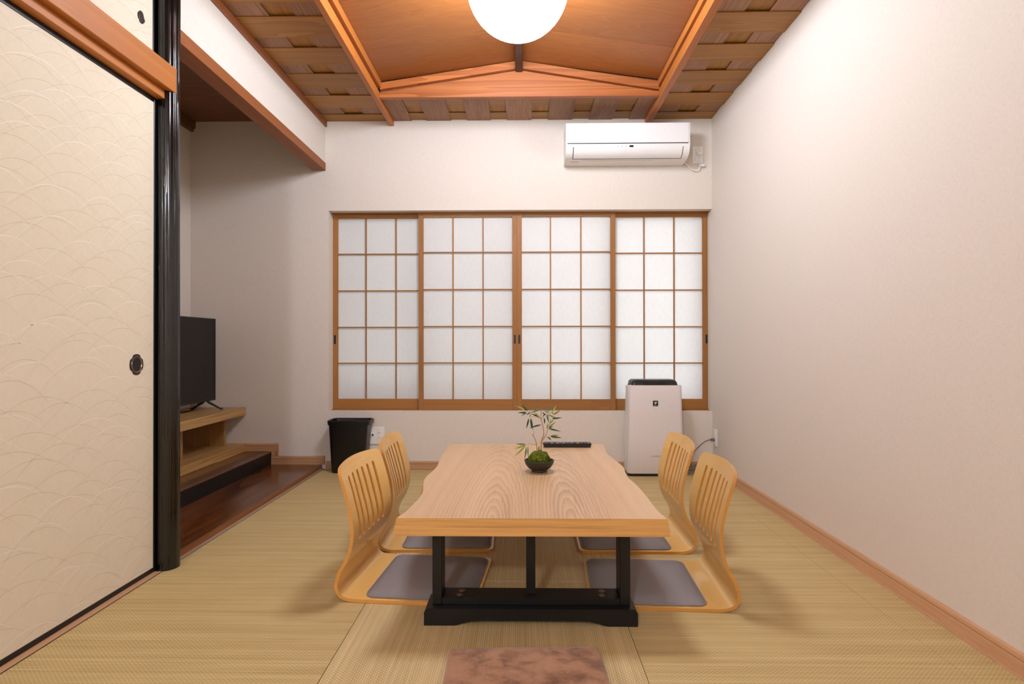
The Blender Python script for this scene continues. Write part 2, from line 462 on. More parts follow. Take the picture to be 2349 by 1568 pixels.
# baseboards (moulded profile: groove near the top)
def base_prof(h, th):
    return [(0, 0), (th, 0), (th, h*.66), (th-.004, h*.67), (th-.004, h*.73), (th-.001, h*.74), (th-.002, h*.93), (th-.005, h), (0, h)]
br = struct(prism('baseboard_right', [(R-x, z+.004) for x, z in base_prof(.055, .014)], 'Y', YB, D, M['base']))
prism('edge_strip', [(R-.0275, -.01), (R, -.01), (R, .005), (R-.025, .005)], 'Y', YB, D, M['base'], br)
bb = struct(prism('baseboard_back', [(D-x, z+.002) for x, z in base_prof(.056, .013)], 'X', -1.41, R-.014, M['baseX']))
prism('raised_strip', [(D-x, .033+z) for x, z in base_prof(.062, .012)], 'X', -1.805, -1.418, M['baseX'], bb)
prism('raised_strip', [(D-x, .127+z) for x, z in base_prof(.058, .012)], 'X', -2.398, -1.753, M['baseX'], bb)
bm = bmesh.new(); add_box(bm, -1.803, -1.772, D-.012, D, .0955, .1268); add_box(bm, -1.768, -1.753, D-.011, D, .0955, .1268)
obj('upright_strip', bm, M['baseX'], bb)
ba = struct(prism('baseboard_alcove', [(-2.3989+x, .127+z) for x, z in base_prof(.058, .012)], 'Y', 2.36, D-.012, M['base']))

# ------------------------------------------------------------------ ceiling
ce = struct(box('ceiling', -2.6, R+.2, YB-.2, D+.22, 2.80, 2.88, M['alc_ceil']))
box('flat_ceiling', -1.6, R, YB, .895, 2.5065, 2.79, M['ajX'], ce)
# woven boards: rows across (X) and strips along (Y)
rows = []
y = 3.664
rows.append((3.965, D))
while y > .9:
    rows.append((y, y+.182)); y -= .2972
def board(x0, x1, y0, y1, z0, z1, m_): box('ceiling_board', x0, x1, y0, y1, z0, z1, m_, ce, bevel=.0008, seg=1)
for (a, b) in rows:
    if a < 3.6: 
        board(-1.43, -.951, a, b, H, H+.0062, M['ajX']); board(.925, R-.001, a, b, H, H+.0062, M['ajX'])
    else:
        board(-1.43, -.951, a, b, H, H+.0062, M['ajX']); board(.925, R-.001, a, b, H, H+.0062, M['ajX'])
        board(-.92, .885, max(a, 3.672), b, H+.0066, H+.012, M['ajX'])
for x0, x1 in ((-1.43, -1.240), (-1.110, -.951), (.925, 1.0845), (1.2065, R-.001)):
    for (a, b) in ((.9, 2.95), (2.951, D)):
        board(x0, x1, a, b, H+.0066, H+.012, M['ajY'])
for x0, x1 in ((-.918, -.790), (-.680, -.505), (-.387, -.219), (-.105, .072), (.190, .362), (.481, .649), (.767, .884)):
    board(x0, x1, 3.690, D, H, H+.0062, M['ajY'])
box('backing_panel', -1.43, -.951, .9, D, H+.015, H+.03, M['ajB'], ce); box('backing_panel', .925, R-.001, .9, D, H+.015, H+.03, M['ajB'], ce)
box('backing_panel', -.92, .885, 3.69, D, H+.015, H+.03, M['ajB'], ce)
# sloped centre
XL, XRr, XC = -.915, .884, -.0153
ZE, ZR = 2.597, 2.722
def slope_z(x): return ZR-(ZR-ZE)*abs(x-XC)/(XC-XL)
yb = [.90, 1.39, 1.86, 2.33, 2.80, 3.27, 3.665]
for a, b in zip(yb, yb[1:]):
    for (xa, xb_) in ((XL-.03, XC), (XC, XRr+.03)):
        bm = add_prism(bmesh.new(), [(xa, slope_z(xa)), (xb_, slope_z(xb_)), (xb_, slope_z(xb_)+.012), (xa, slope_z(xa)+.012)], 'Y', a+.0022, b-.0022)
        obj('sloped_board', bm, M['slope'], ce)
for (xa, xb_) in ((XL-.03, XC), (XC, XRr+.03)):
    prism('seam_backing', [(xa, slope_z(xa)+.0125), (xb_, slope_z(xb_)+.0125), (xb_, slope_z(xb_)+.016), (xa, slope_z(xa)+.016)], 'Y', .9, 3.665, M['black_riser'], ce)
box('cover_panel', -.98, .95, .9, 3.7, 2.745, 2.76, M['ridge'], ce)
box('end_board', -.95, .93, .88, .9, 2.4, 2.79, M['orangeX'], ce)

# beams and mouldings
t1 = struct(box('trim_1', -.9505, -.9195, .89, D+.0, 2.470, 2.533, M['orange'], bevel=.0015, seg=1), 'long orange ceiling beam on the left of the raised middle')
box('groove_strip', -.9505, -.931, .90, 3.69, 2.533, 2.549, M['orangeD'], t1)
box('eave_batten', -.9505, -.9045, .90, 3.655, 2.549, 2.596, M['orange'], t1, bevel=.0015, seg=1)
t2 = struct(box('trim_2', .8835, .9255, .89, D+.0, 2.470, 2.533, M['orange'], bevel=.0015, seg=1), 'long orange ceiling beam on the right of the raised middle')
box('groove_strip', .896, .9255, .90, 3.69, 2.533, 2.549, M['orangeD'], t2)
box('eave_batten', .8745, .9255, .90, 3.655, 2.549, 2.590, M['orange'], t2, bevel=.0015, seg=1)
t3 = struct(box('trim_3', -.9195, .8835, 3.655, 3.688, 2.490, 2.521, M['orangeX'], bevel=.0015, seg=1), 'pinkish cedar cross beam under the triangular gable board')
prism('gable_board', [(-.919, 2.521), (.883, 2.521), (.883, 2.523), (XC, 2.665), (-.919, 2.527)], 'Y', 3.668, 3.686, M['orangeX'], t3)
prism('shadow_gap', [(-.919, 2.527), (XC, 2.660), (.883, 2.523), (.883, 2.60), (XC, 2.73), (-.919, 2.60)], 'Y', 3.680, 3.692, M['orangeD'], t3)
prism('slope_batten', [(-.914, 2.541), (XC-.022, 2.668), (XC-.022, 2.716), (-.914, 2.584)], 'Y', 3.648, 3.684, M['orangeX'], t3)
prism('slope_batten', [(.884, 2.527), (XC+.022, 2.668), (XC+.022, 2.716), (.884, 2.575)], 'Y', 3.648, 3.684, M['orangeX'], t3)
t4 = struct(prism('trim_4', [(XC-.020, 2.651), (XC+.020, 2.651), (XC+.0245, 2.658), (XC+.0245, 2.74), (XC-.0245, 2.74), (XC-.0245, 2.658)], 'Y', .90, 3.652, M['ridge']), 'dark ridge beam along the top of the raised ceiling')
t5 = struct(box('trim_5', -1.43, -1.4045, 2.30, D, 2.466, 2.5065, M['orangeD'], bevel=.002, seg=1), 'brown moulding between upper left wall and woven ceiling')
# header beam of the alcove
t6 = struct(box('trim_6', -1.507, -1.4150, 2.31, D, 2.151, 2.2085, M['header'], bevel=.002, seg=1), 'orange header beam across the top of the alcove opening')
# alcove ceiling
for a, b in ((2.36, 2.736), (2.738, 3.196), (3.199, 3.661), (3.664, D)):
    box('alcove_board', -2.3989, -1.507, a, b, 2.512, 2.53, M['alc_ceil'], ce)
t7 = struct(box('trim_7', -2.3989, -2.362, 2.36, D, 2.462, 2.512, M['alc_ceil']), 'dark moulding along the left top of the alcove')
box('lower_moulding', -2.3989, -2.374, 2.36, D, 2.440, 2.461, M['alc_ceil'], t7)

# alcove floor board, platform
t8 = struct(box('trim_8', -1.83, -1.442, 2.33, D, 0.0005, .0325, M['alc_board'], bevel=.003), 'glossy dark red brown board at the alcove edge')
box('front_edge', -1.4425, -1.4395, 2.33, D, .0005, .0315, M['alc_edge'], t8)
prism('edge_strip', [(-1.4395, -.01), (-1.4265, -.01), (-1.4265, .002), (-1.4345, .006), (-1.4395, .006)], 'Y', 2.33, D, M['strip'], t8)
t9 = struct(box('trim_9', -2.3985, -1.8065, 2.36, D, .033, .119, M['black_riser']), 'black fronted platform in the alcove topped with brown planks')
pl = [(-2.398, -1.992, 'plankA'), (-1.991, -1.900, 'plankA'), (-1.899, -1.832, 'plankB'), (-1.831, -1.805, 'plankC')]
for a, b, mm in pl: box('plank', a, b, 2.36, D-.0, .119, .1255, M[mm], t9, bevel=.001, seg=1)

# ------------------------------------------------------------------ pillar, lintels, sliding doors
from mathutils import noise as mn
bm = bmesh.new(); rg = []; NP = 180
for i in range(61):
    z = i/60*2.52; ring_ = []
    for k in range(NP):
        a_ = 2*PI*k/NP; c_, s_ = cos(a_), sin(a_)
        g_ = mn.noise(Vector((c_*12, s_*12, z*.5)))*.0018+mn.noise(Vector((c_*30+5, s_*30, z*.7)))*.0014
        r_ = .0432+.0010*sin(3*a_+z*2.1)+g_
        ring_.append(bm.verts.new((-1.432+r_*c_, 2.279+r_*s_, z)))
    rg.append(ring_)
for A, B in zip(rg, rg[1:]):
    for k in range(NP): bm.faces.new((A[k], A[(k+1) % NP], B[(k+1) % NP], B[k]))
bm.faces.new(rg[0][::-1]); bm.faces.new(rg[-1])
t10 = struct(obj('trim_10', bm, M['pillar'], None, 60), 'glossy black grooved log pillar beside the alcove')

t11 = struct(box('trim_11', -1.50, -1.390, .2, 2.268, 1.9095, 2.0085, M['lintel'], bevel=.002, seg=1), 'broad orange lintel above the sliding door')
box('door_track', -1.52, -1.420, .2, 2.264, 1.876, 1.9095, M['lintel'], t11, bevel=.0015, seg=1)
t12 = struct(box('trim_12', -1.52, -1.4265, YB, 2.235, -.02, .002, M['base']), 'pale wooden sill under the sliding door')
box('sill_line', -1.4265, -1.424, YB, 2.235, -.02, .001, M['plankB'], t12)

def pull(x, y, z, ry, rz, parent, notch=True):
    """recessed oval metal pull on a panel facing +X"""
    n = 48
    def outline(sy, sz, notched):
        o_ = []
        for k in range(n):
            a = 2*PI*k/n; r = 1.0
            if notched:
                for q in (PI/4, 3*PI/4, 5*PI/4, 7*PI/4):
                    d_ = abs((a-q+PI) % (2*PI)-PI)
                    if d_ < .14: r = min(r, .90)
            o_.append((sy*r*cos(a), sz*r*sin(a)))
        return o_
    bm = bmesh.new()
    lo = outline(ry, rz, notch); li = outline(ry*.76, rz*.76, False)
    def ring(pts, dx): return [bm.verts.new((x+dx, y+p[0], z+p[1])) for p in pts]
    R0, R1, R2 = ring(lo, 0), ring(lo, .002), ring(li, .0025)
    for A, B in ((R0, R1), (R1, R2)):
        for k in range(n): bm.faces.new((A[k], A[(k+1) % n], B[(k+1) % n], B[k]))
    p_ = obj('pull', bm, M['bronze'], parent, 40)
    bm = bmesh.new()
    Ra = ring(outline(ry*.79, rz*.79, False), .002); Rb = ring(outline(ry*.77, rz*.77, False), .0042); Rc = ring(outline(ry*.70, rz*.70, False), .0035); Rd = ring(outline(ry*.67, rz*.67, False), .0008)
    for A, B in ((Ra, Rb), (Rb, Rc), (Rc, Rd)):
        for k in range(n): bm.faces.new((A[k], A[(k+1) % n], B[(k+1) % n], B[k]))
    bm.faces.new(Rd)
    obj('pull_rim', bm, M['bronze_rim'], p_, 40)
    bm = bmesh.new(); bm.faces.new(ring(outline(ry*.69, rz*.69, False), .0012))
    obj('pull_cup', bm, M['dark_slot'], p_)
    return p_

def arcs(parent, x, y0, y1, z0, z1, white):
    bm = bmesh.new(); rnd = random.Random(11 if white else 5)
    z = z0-.02; row = 0
    while z < z1+.05:
        y = y0-.2+(.10 if row % 2 else 0)+rnd.uniform(-.03, .03)
        while y < y1+.2:
            if rnd.random() < (.46 if white else .85):
                a = rnd.uniform(.125, .165); h = rnd.uniform(.062, .078); zz = z+rnd.uniform(-.016, .016); wd_ = .00125 if white else .0009
                t0, t1 = rnd.uniform(-1.7, -1.2), rnd.uniform(.85, 1.15)
                prev = None
                for i in range(25):
                    t = t0+(t1-t0)*i/24
                    py = y+a*t; f = abs(t); pz = zz-h*(f**2.0 if f < 1 else 1+1.9*(f-1))
                    w_ = wd_*max(.25, 1-.45*abs(t))
                    if y0+.002 < py < y1-.002 and z0 < pz < z1:
                        q = (bm.verts.new((x, py, pz-w_)), bm.verts.new((x, py, pz+w_)))
                        if prev: bm.faces.new((prev[0], q[0], q[1], prev[1]))
                        prev = q
                    else: prev = None
            y += .205+rnd.uniform(-.03, .03)
        z += .050; row += 1
    o = obj('printed_wave', bm, M['arc_white'] if white else M['arc_gold'], parent)
    o['kind'] = 'stuff'
    return o

def fusuma(name, label, y0, y1, z0, z1, x):
    d = struct(box(name, x-.018, x, y0+.022, y1-.022, z0+.017, z1-.018, M['fusuma']), label)
    box('stile', x-.024, x+.003, y0, y0+.0225, z0, z1, M['black_frame'], d, bevel=.002)
    box('stile', x-.024, x+.003, y1-.0225, y1, z0, z1, M['black_frame'], d, bevel=.002)
    box('rail', x-.024, x+.002, y0+.0225, y1-.0225, z0, z0+.0175, M['black_frame'], d, bevel=.0015)
    box('rail', x-.024, x+.002, y0+.0225, y1-.0225, z1-.0185, z1, M['black_frame'], d, bevel=.0015)
    arcs(d, x+.00010, y0+.0225, y1-.0225, z0+.018, z1-.019, False); arcs(d, x+.00018, y0+.0225, y1-.0225, z0+.018, z1-.019, True)
    return d
d1 = fusuma('door_1', 'cream sliding paper door with wave print and dark oval pull', 1.35, 2.247, .0025, 1.8755, -1.455)
pull(-1.455, 2.1255, .8235, .0375, .0395, d1)
d3 = fusuma('door_3', 'cream sliding paper door nearest the camera on the left', .44, 1.349, .0025, 1.8755, -1.455)
d2 = fusuma('door_2', 'small cream cupboard door above the lintel with round dark pull', 1.30, 2.247, 2.010, 2.49, -1.460)
pull(-1.460, 2.156, 2.1545, .0205, .0235, d2, True)

# ------------------------------------------------------------------ window with four shoji screens
w1 = bmesh.new()
add_box(w1, WX0, WX1, D+.062, D+.20, WZ1-.006, WZ1); add_box(w1, WX0, WX1, D+.062, D+.20, WZ0, WZ0+.004)
win = struct(obj('window_1', w1, M['shojiX']), 'wide recessed window closed by four paper lattice screens')
def shoji(x0, x1, yf, vb, handle_x, zr, mirror=False):
    """one screen: front face at yf"""
    z0, z1 = WZ0+.0045, WZ1-.0065
    s = bpy.data.objects.new('shoji_screen', None); COL.objects.link(s); s.parent = win; s.location = ((x0+x1)/2, yf, z0)
    st = .0345
    for a, b in ((x0, x0+st), (x1-st, x1)):
        box('stile', a, b, yf, yf+.028, z0, z1, M['shoji'], s, bevel=.001, seg=1)
    box('rail', x0+st, x1-st, yf+.001, yf+.027, z0, z0+.0745, M['shojiX'], s)
    box('rail', x0+st, x1-st, yf+.001, yf+.027, z1-.0265, z1, M['shojiX'], s)
    for xv in vb: box('lattice_bar', xv-.0042, xv+.0042, yf+.006, yf+.019, z0+.0745, z1-.0265, M['shoji'], s)
    for zv in zr: box('lattice_bar', x0+st, x1-st, yf+.005, yf+.0185, zv-.0042, zv+.0042, M['shojiX'], s)
    box('paper', x0+st-.004, x1-st+.004, yf+.0192, yf+.0197, z0+.0705, z1-.0225, M['paper'], s)
    p_ = box('pull', handle_x-.0075, handle_x+.0075, yf-.0006, yf+.001, .900, .965, M['black_pl'], s)
    return s
k_ = 1.0080
YF, YR = D+.065, D+.065+.031
zr_f = [1.569, 1.297, 1.0265, .7605]; zr_r = [1.563, 1.292, 1.0225, .7575]
shoji(-1.3935, -.712, YR, [-1.1419*k_, -.9208*k_], -1.3790, zr_r)
shoji(-.7545, -.0337, YF, [-.5022, -.2822], -.0500, zr_f)
shoji(-.0336, .6827, YF, [.2107, .4326], -.0180, zr_f)
shoji(.640, 1.3595, YR, [.8912*k_, 1.1089*k_], 1.3505, zr_r)
for s, (ax, bx) in (('outer_sash', (WX0, -.66)), ('outer_sash', (-.70, .02)), ('outer_sash', (-.02, .72)), ('outer_sash', (.68, WX1))):
    bm = bmesh.new()
    add_box(bm, ax, ax+.045, D+.205, D+.235, WZ0, WZ1); add_box(bm, bx-.045, bx, D+.205, D+.235, WZ0, WZ1)
    add_box(bm, ax, bx, D+.207, D+.233, WZ0, WZ0+.06); add_box(bm, ax, bx, D+.207, D+.233, WZ1-.05, WZ1)
    obj(s, bm, M['alu'], win)
struct(box('added_sky_blocker', -5, .55, D+1.5, D+1.6, -.5, 4.6, M['sky_block']))  # unseen slab, added to block sky so the left screens are dimmer
struct(box('added_top_shade', -3, 2.4, D+.22, D+1.0, 2.25, 2.32, M['sky_block']), 'unseen slab added above the window to shade the screen tops')  # added out of view to cut skylight on the upper screens

# ------------------------------------------------------------------ lamps
lp = thing('globe_lamp', 'round glowing opal globe lamp under the wooden ridge', 'ceiling lamp', (XC, 2.52, 2.65))
lathe('globe', [(.2265*sin(a_), .2265*cos(a_)) for a_ in [.80+(PI-.80)*i/40 for i in range(41)]], (XC, 2.52, 2.488), M['globe'], lp, 64)
lathe('ceiling_mount', [(0, .004), (.165, .004), (.165, -.006), (0, -.006)], (XC, 2.52, 2.6465), M['white_pl'], lp)
l2 = thing('room_lamp', 'round lamp of the adjoining room behind the camera', 'ceiling lamp', (-.75, -1.8, 2.506))
lathe('globe', [(.112*sin(PI*i/24), .112*cos(PI*i/24)) for i in range(2, 25)], (-.75, -1.8, 2.33), M['globe2'], l2, 32)
tube('cord', [(-.75, -1.8, 2.43), (-.75, -1.8, 2.506)], .006, M['white_pl'], l2)

# ------------------------------------------------------------------ air conditioner
AX0, AX1 = .303, 1.146
ac = thing('air_conditioner', 'white wall air conditioner below the woven ceiling', 'air conditioner', ((AX0+AX1)/2, D, 2.17))
prof = [(D-.001, 2.405), (3.888, 2.405), (3.879, 2.402), (3.876, 2.394), (3.875, 2.262)]
curve = [(p.x, p.y) for p in spline([(3.875, 2.262, 0), (3.878, 2.245, 0), (3.889, 2.217, 0), (3.910, 2.194, 0), (3.945, 2.178, 0), (4.0, 2.171, 0), (D-.001, 2.170, 0)], 30)]
poly = prof+curve[1:]
prism('body', poly, 'X', AX0, AX1, M['white_pl'], ac, smooth=30)
box('front_panel', AX0+.008, AX1-.008, 3.8715, 3.878, 2.266, 2.400, M['white_panel'], ac, bevel=.0025)
box('panel_gap', AX0+.010, AX1-.012, 3.8738, 3.878, 2.2597, 2.2645, M['dark_slot'], ac)
def off_curve(i0, i1, d_):
    out = []
    for i in range(i0, i1+1):
        a = Vector(curve[max(i-1, 0)]); b = Vector(curve[min(i+1, len(curve)-1)]); t = (b-a).normalized()
        nrm = Vector((-t.y, t.x))
        if nrm.x > 0 and i < 12: nrm = -nrm
        if nrm.y > 0 and i >= 8: nrm = -nrm
        p = Vector(curve[i]); out.append(tuple(p+nrm*d_))
    return out
def strip(name, i0, i1, x0, x1, d0, d1_, mt):
    a = off_curve(i0, i1, d1_); b = off_curve(i0, i1, d0)
    return prism(name, a+b[::-1], 'X', x0, x1, mt, ac, smooth=30)
strip('louver_slot', 6, 20, .352, 1.102, -.002, .0006, M['dark_slot'])
strip('louver', 6, 19, .357, 1.097, -.001, .0030, M['white_pl'])
box('display_window', .735, .762, 3.8755, 3.8785, 2.2365, 2.2490, M['black_pl'], ac)
for xx in (.655, .680, .706):
    box('indicator_mark', xx, xx+.010, 3.8764, 3.8790, 2.238, 2.2400, M['grey_print'], ac); box('indicator_mark', xx+.003, xx+.007, 3.8757, 3.8790, 2.244, 2.2460, M['grey_print'], ac)
text('brand_lettering', 'TOSHIBA', .0105, (.372, 3.8712, 2.2735), (1, 0, 0), (0, 0, 1), M['grey_print'], ac)
bm = bmesh.new()
rnd = random.Random(3)
xx = .425
while xx < .90:
    w_ = rnd.uniform(.004, .012); p = curve[22]; add_box(bm, xx, xx+w_, p[0]-.004, p[0]+.002, p[1]-.0012, p[1]+.002); xx += w_+rnd.uniform(.002, .006)
obj('printed_notice', bm, M['pale_print'], ac)
box('lower_seam', .345, .4, curve[24][0]-.004, curve[24][0], curve[24][1]-.0012, curve[24][1]+.001, M['grey_print'], ac)

# power cord and socket of the air conditioner
so = thing('wall_socket', 'white wall socket to the right of the air conditioner', 'socket', (1.259, D, 2.247))
box('plate', 1.222, 1.297, D-.008, D-.0005, 2.186, 2.308, M['outlet'], so, bevel=.003)
box('insert', 1.242, 1.277, D-.0105, D-.007, 2.200, 2.294, M['outlet'], so, bevel=.001)
cd = thing('power_cord', 'white power cord with tag hanging below the air conditioner', 'cord', (1.265, D, 2.24))
box('plug', 1.250, 1.283, D-.034, D-.0107, 2.242, 2.262, M['outlet'], cd, bevel=.004)
tube('cable', spline([(1.268, D-.022, 2.246), (1.269, D-.024, 2.215), (1.270, D-.022, 2.180), (1.262, D-.022, 2.140), (1.240, D-.022, 2.128), (1.205, D-.022, 2.142), (1.175, D-.022, 2.175), (1.150, D-.03, 2.186), (1.12, D-.04, 2.190)], 40), .0032, M['outlet'], cd)
box('tag', 1.272, 1.300, D-.026, D-.0245, 2.158, 2.175, M['white_pl'], cd)

# sockets low on the walls
s2 = thing('wall_socket', 'white double socket with aerial jack beside the black bin', 'socket', (-1.048, D, .239))
box('plate', -1.1075, -.9885, D-.008, D-.0005, .180, .304, M['outlet'], s2, bevel=.004)
box('insert', -1.035, -1.010, D-.0105, D-.007, .196, .290, M['outlet'], s2, bevel=.001)
for zz in (.262, .226):
    for xx in (-1.0285, -1.0185): box('slot', xx-.001, xx+.001, D-.0112, D-.009, zz-.004, zz+.004, M['dark_slot'], s2)
box('insert', -1.088, -1.057, D-.0105, D-.007, .232, .262, M['outlet'], s2, bevel=.001)
o_ = lathe('aerial_jack', [(0, 0), (.0065, 0), (.0065, .004), (.003, .004), (0, .006)], (0, 0, 0), M['black_pl'], s2, 16, local=True)
o_.rotation_euler = (PI/2, 0, 0); o_.location = (-1.0705+1.048, -.0095, .247-.239)
s3 = thing('wall_socket', 'white socket low on the right wall with grey plug', 'socket', (R, 4.008, .24))
box('plate', R-.008, R-.0005, 3.973, 4.043, .180, .300, M['outlet'], s3, bevel=.004)
box('insert', R-.011, R-.007, 3.992, 4.024, .196, .284, M['outlet'], s3, bevel=.001)
c3 = thing('power_cord', 'grey power cord coiled on the tatami behind the right chairs', 'cord', (R-.03, 4.0, .22))
box('plug', R-.036, R-.0112, 3.996, 4.018, .2165, .2365, M['cable_grey'], c3, bevel=.003)
pts = [(R-.036, 4.007, .2265), (R-.060, 4.0, .224), (R-.10, 3.99, .205), (R-.16, 3.97, .155), (R-.20, 3.955, .10), (R-.215, 3.95, .06), (R-.20, 3.94, .025)]
for i in range(44):
    a = 2*PI*i/14.5; rr = .045+.012*sin(i*.9)
    pts.append((R-.175+rr*cos(a), 3.93+.05*sin(a)*.9, .012+.0016*i+.008*sin(i*1.3)))
pts += [(R-.235, 3.97, .03), (R-.262, 4.0, .04)]
tube('cable', spline(pts, 300), .0036, M['cable_grey'], c3, 6)

# ------------------------------------------------------------------ air purifier
PX = .907
pu = thing('air_purifier', 'tall white air purifier with black top below the window', 'air purifier', (PX, 3.96, 0))
def rrect(hw, y0, y1, r, n=6):
    o_ = []
    for cx_, cy_, a0 in ((hw-r, y0+r, -PI/2), (hw-r, y1-r, 0), (-hw+r, y1-r, PI/2), (-hw+r, y0+r, PI)):
        for i in range(n+1):
            a = a0+PI/2*i/n; o_.append((cx_+r*cos(a), cy_+r*sin(a)))
    return o_
def loft(name, secs, mat, parent, smooth=40, cap=True):
    bm = bmesh.new(); rings = [[bm.verts.new((PX+p[0], p[1], z)) for p in sec] for z, sec in secs]
    n = len(rings[0])
    for A, B in zip(rings, rings[1:]):
        for k in range(n): bm.faces.new((A[k], A[(k+1) % n], B[(k+1) % n], B[k]))
    bm.faces.new(rings[0][::-1]); bm.faces.new(rings[-1])
    return obj(name, bm, mat, parent, smooth)
loft('base', [(.0005, rrect(.183, 3.880, 4.062, .03)), (.020, rrect(.186, 3.878, 4.062, .03))], M['black_pl'], pu)
loft('front_panel', [(.020, rrect(.189, 3.868, 3.93, .024)), (.024, rrect(.1925, 3.866, 3.93, .024)), (.25, rrect(.188, 3.862, 3.93, .024)), (.45, rrect(.182, 3.866, 3.93, .024)), (.610, rrect(.1790, 3.872, 3.93, .024)), (.6165, rrect(.1775, 3.874, 3.93, .024))], M['purifier'], pu)
loft('body', [(.020, rrect(.186, 3.931, 4.064, .03)), (.30, rrect(.183, 3.931, 4.064, .03)), (.606, rrect(.172, 3.931, 4.064, .03))], M['white_pl'], pu)
loft('top_panel', [(.606, rrect(.160, 3.931, 4.055, .02)), (.617, rrect(.157, 3.885, 4.055, .02)), (.640, rrect(.152, 3.896, 4.055, .02)), (.651, rrect(.140, 3.906, 4.045, .02))], M['black_pl'], pu)
box('display_strip', PX-.075, PX+.075, 3.883, 3.896, .620, .6385, M['dark_slot'], pu)
bdg = box('badge', PX-.0195, PX+.0145, 3.8640, 3.8690, .478, .5135, M['dark_slot'], pu)
dots = [(-.010, .5035, 'red'), (-.003, .5035, 'white_pl'), (.0042, .5035, 'white_pl'), (-.0065, .497, 'white_pl'), (.001, .497, 'white_pl'), (-.003, .4905, 'white_pl')]
for dx, dz, mm in dots:
    o_ = lathe('badge_dot', [(.0031, 0), (.0031, .0008), (0, .0008)], (0, 0, 0), M[mm], bdg, 10, local=True)
    o_.rotation_euler = (PI/2, 0, 0); o_.location = (PX-.0005+dx, 3.8640, dz)-wloc(bdg) if False else Vector((PX-.0005+dx, 3.8640, dz))-wloc(bdg)
box('badge_line', PX-.015, PX+.010, 3.8634, 3.865, .4806, .4826, M['grey_print'], bdg)
text('brand_lettering', 'SHARP', .0165, (PX, 3.8615, .138), (1.35, 0, 0), (0, 0, 1), M['grey_print'], pu)

# ------------------------------------------------------------------ black waste bin
bn = thing('waste_bin', 'black rectangular plastic waste bin in the left corner under the window', 'waste bin', (-1.2, 3.985, 0))
def bin_sec(x0, x1, y0, y1, r, z):
    n = 6; o_ = []
    for cx_, cy_, a0 in ((x1-r, y0+r, -PI/2), (x1-r, y1-r, 0), (x0+r, y1-r, PI/2), (x0+r, y0+r, PI)):
        for i in range(n+1):
            a = a0+PI/2*i/n; o_.append((cx_+r*cos(a), cy_+r*sin(a), z))
    return o_
def loft3(name, secs, mat, parent, cap0=True, cap1=True):
    bm = bmesh.new(); rings = [[bm.verts.new(p) for p in s_] for s_ in secs]; n = len(rings[0])
    for A, B in zip(rings, rings[1:]):
        for k in range(n): bm.faces.new((A[k], A[(k+1) % n], B[(k+1) % n], B[k]))
    if cap0: bm.faces.new(rings[0][::-1])
    if cap1: bm.faces.new(rings[-1])
    return obj(name, bm, mat, parent, 40)
loft3('body', [bin_sec(-1.328, -1.1050, 3.948, 4.058, .03, .0006), bin_sec(-1.333, -1.1000, 3.945, 4.060, .03, .006), bin_sec(-1.346, -1.0700, 3.922, 4.074, .03, .345),
      bin_sec(-1.3435, -1.0725, 3.9245, 4.0715, .028, .345), bin_sec(-1.331, -1.1030, 3.947, 4.058, .028, .010)], M['bin'], bn)
loft3('rim', [bin_sec(-1.3465, -1.0695, 3.9215, 4.0745, .03, .338), bin_sec(-1.352, -1.0590, 3.915, 4.078, .032, .338), bin_sec(-1.354, -1.0550, 3.912, 4.079, .034, .366), bin_sec(-1.350, -1.0600, 3.917, 4.077, .034, .369), bin_sec(-1.3445, -1.0715, 3.9235, 4.0725, .03, .364), bin_sec(-1.3435, -1.0725, 3.9245, 4.0715, .028, .345)], M['bin'], bn, False, False)
box('front_lip', -1.127, -1.072, 3.9085, 3.9165, .338, .365, M['bin'], bn, bevel=.003)

# ------------------------------------------------------------------ TV stand and television
ts = thing('tv_stand', 'low oak television stand on the alcove platform', 'tv stand', (-2.19, 3.5, .126))
box('top_board', -2.385, -1.988, 2.95, D-.013, .389, .4457, M['tvwood'], ts, bevel=.0015, seg=1)
box('lower_shelf', -2.385, -1.990, 2.95, D-.013, .126, .184, M['tvwood'], ts, bevel=.0015, seg=1)
for yy in (3.005, 3.452, 3.965): box('upright_panel', -2.375, -2.088, yy, yy+.022, .1842, .3888, M['tvwoodZ'], ts)
tv = thing('television', 'black flat screen television on the oak stand in the alcove', 'television', (-2.17, 3.47, .446))
box('screen', -2.1535, -2.1500, 2.996, 3.952, .522, 1.070, M['screen'], tv)
bm = bmesh.new()
for a in ((2.988, 3.960, 1.070, 1.0775), (2.988, 3.960, .509, .523), (2.988, 2.997, .509, 1.0775), (3.951, 3.960, .509, 1.0775)):
    add_box(bm, -2.168, -2.1485, *a)
obj('bezel', bm, M['black_pl'], tv)
box('back_cover', -2.205, -2.1536, 3.02, 3.93, .513, 1.07, M['black_pl'], tv, bevel=.008)
for yy in (3.868, 3.08):
    bm = bmesh.new()
    add_tube(bm, [(-2.165, yy, .520), (-2.150, yy+.01, .5005), (-2.085, yy+.045, .452), (-2.074, yy+.052, .4530)], [.009, .008, .0056, .0042], 8)
    add_tube(bm, [(-2.175, yy, .520), (-2.190, yy+.01, .5005), (-2.285, yy+.04, .452), (-2.300, yy+.046, .4530)], [.009, .008, .0056, .0042], 8)
    obj('foot', bm, M['black_pl'], tv, 50)
tube('cable', spline([(-2.2, 3.85, .52), (-2.205, 3.83, .48), (-2.22, 3.78, .4535), (-2.27, 3.68, .4515), (-2.28, 3.5, .4512), (-2.27, 3.3, .4512)], 30), .0035, M['black_pl'], tv, 6)
cl = thing('cable_end', 'short black cable lying at the foot of the alcove platform', 'cable', (-1.78, 3.85, .034))
tube('cable', spline([(-1.797, 3.90, .037), (-1.785, 3.885, .055), (-1.775, 3.86, .050), (-1.785, 3.83, .037), (-1.798, 3.78, .037)], 20), .003, M['black_pl'], cl, 6)

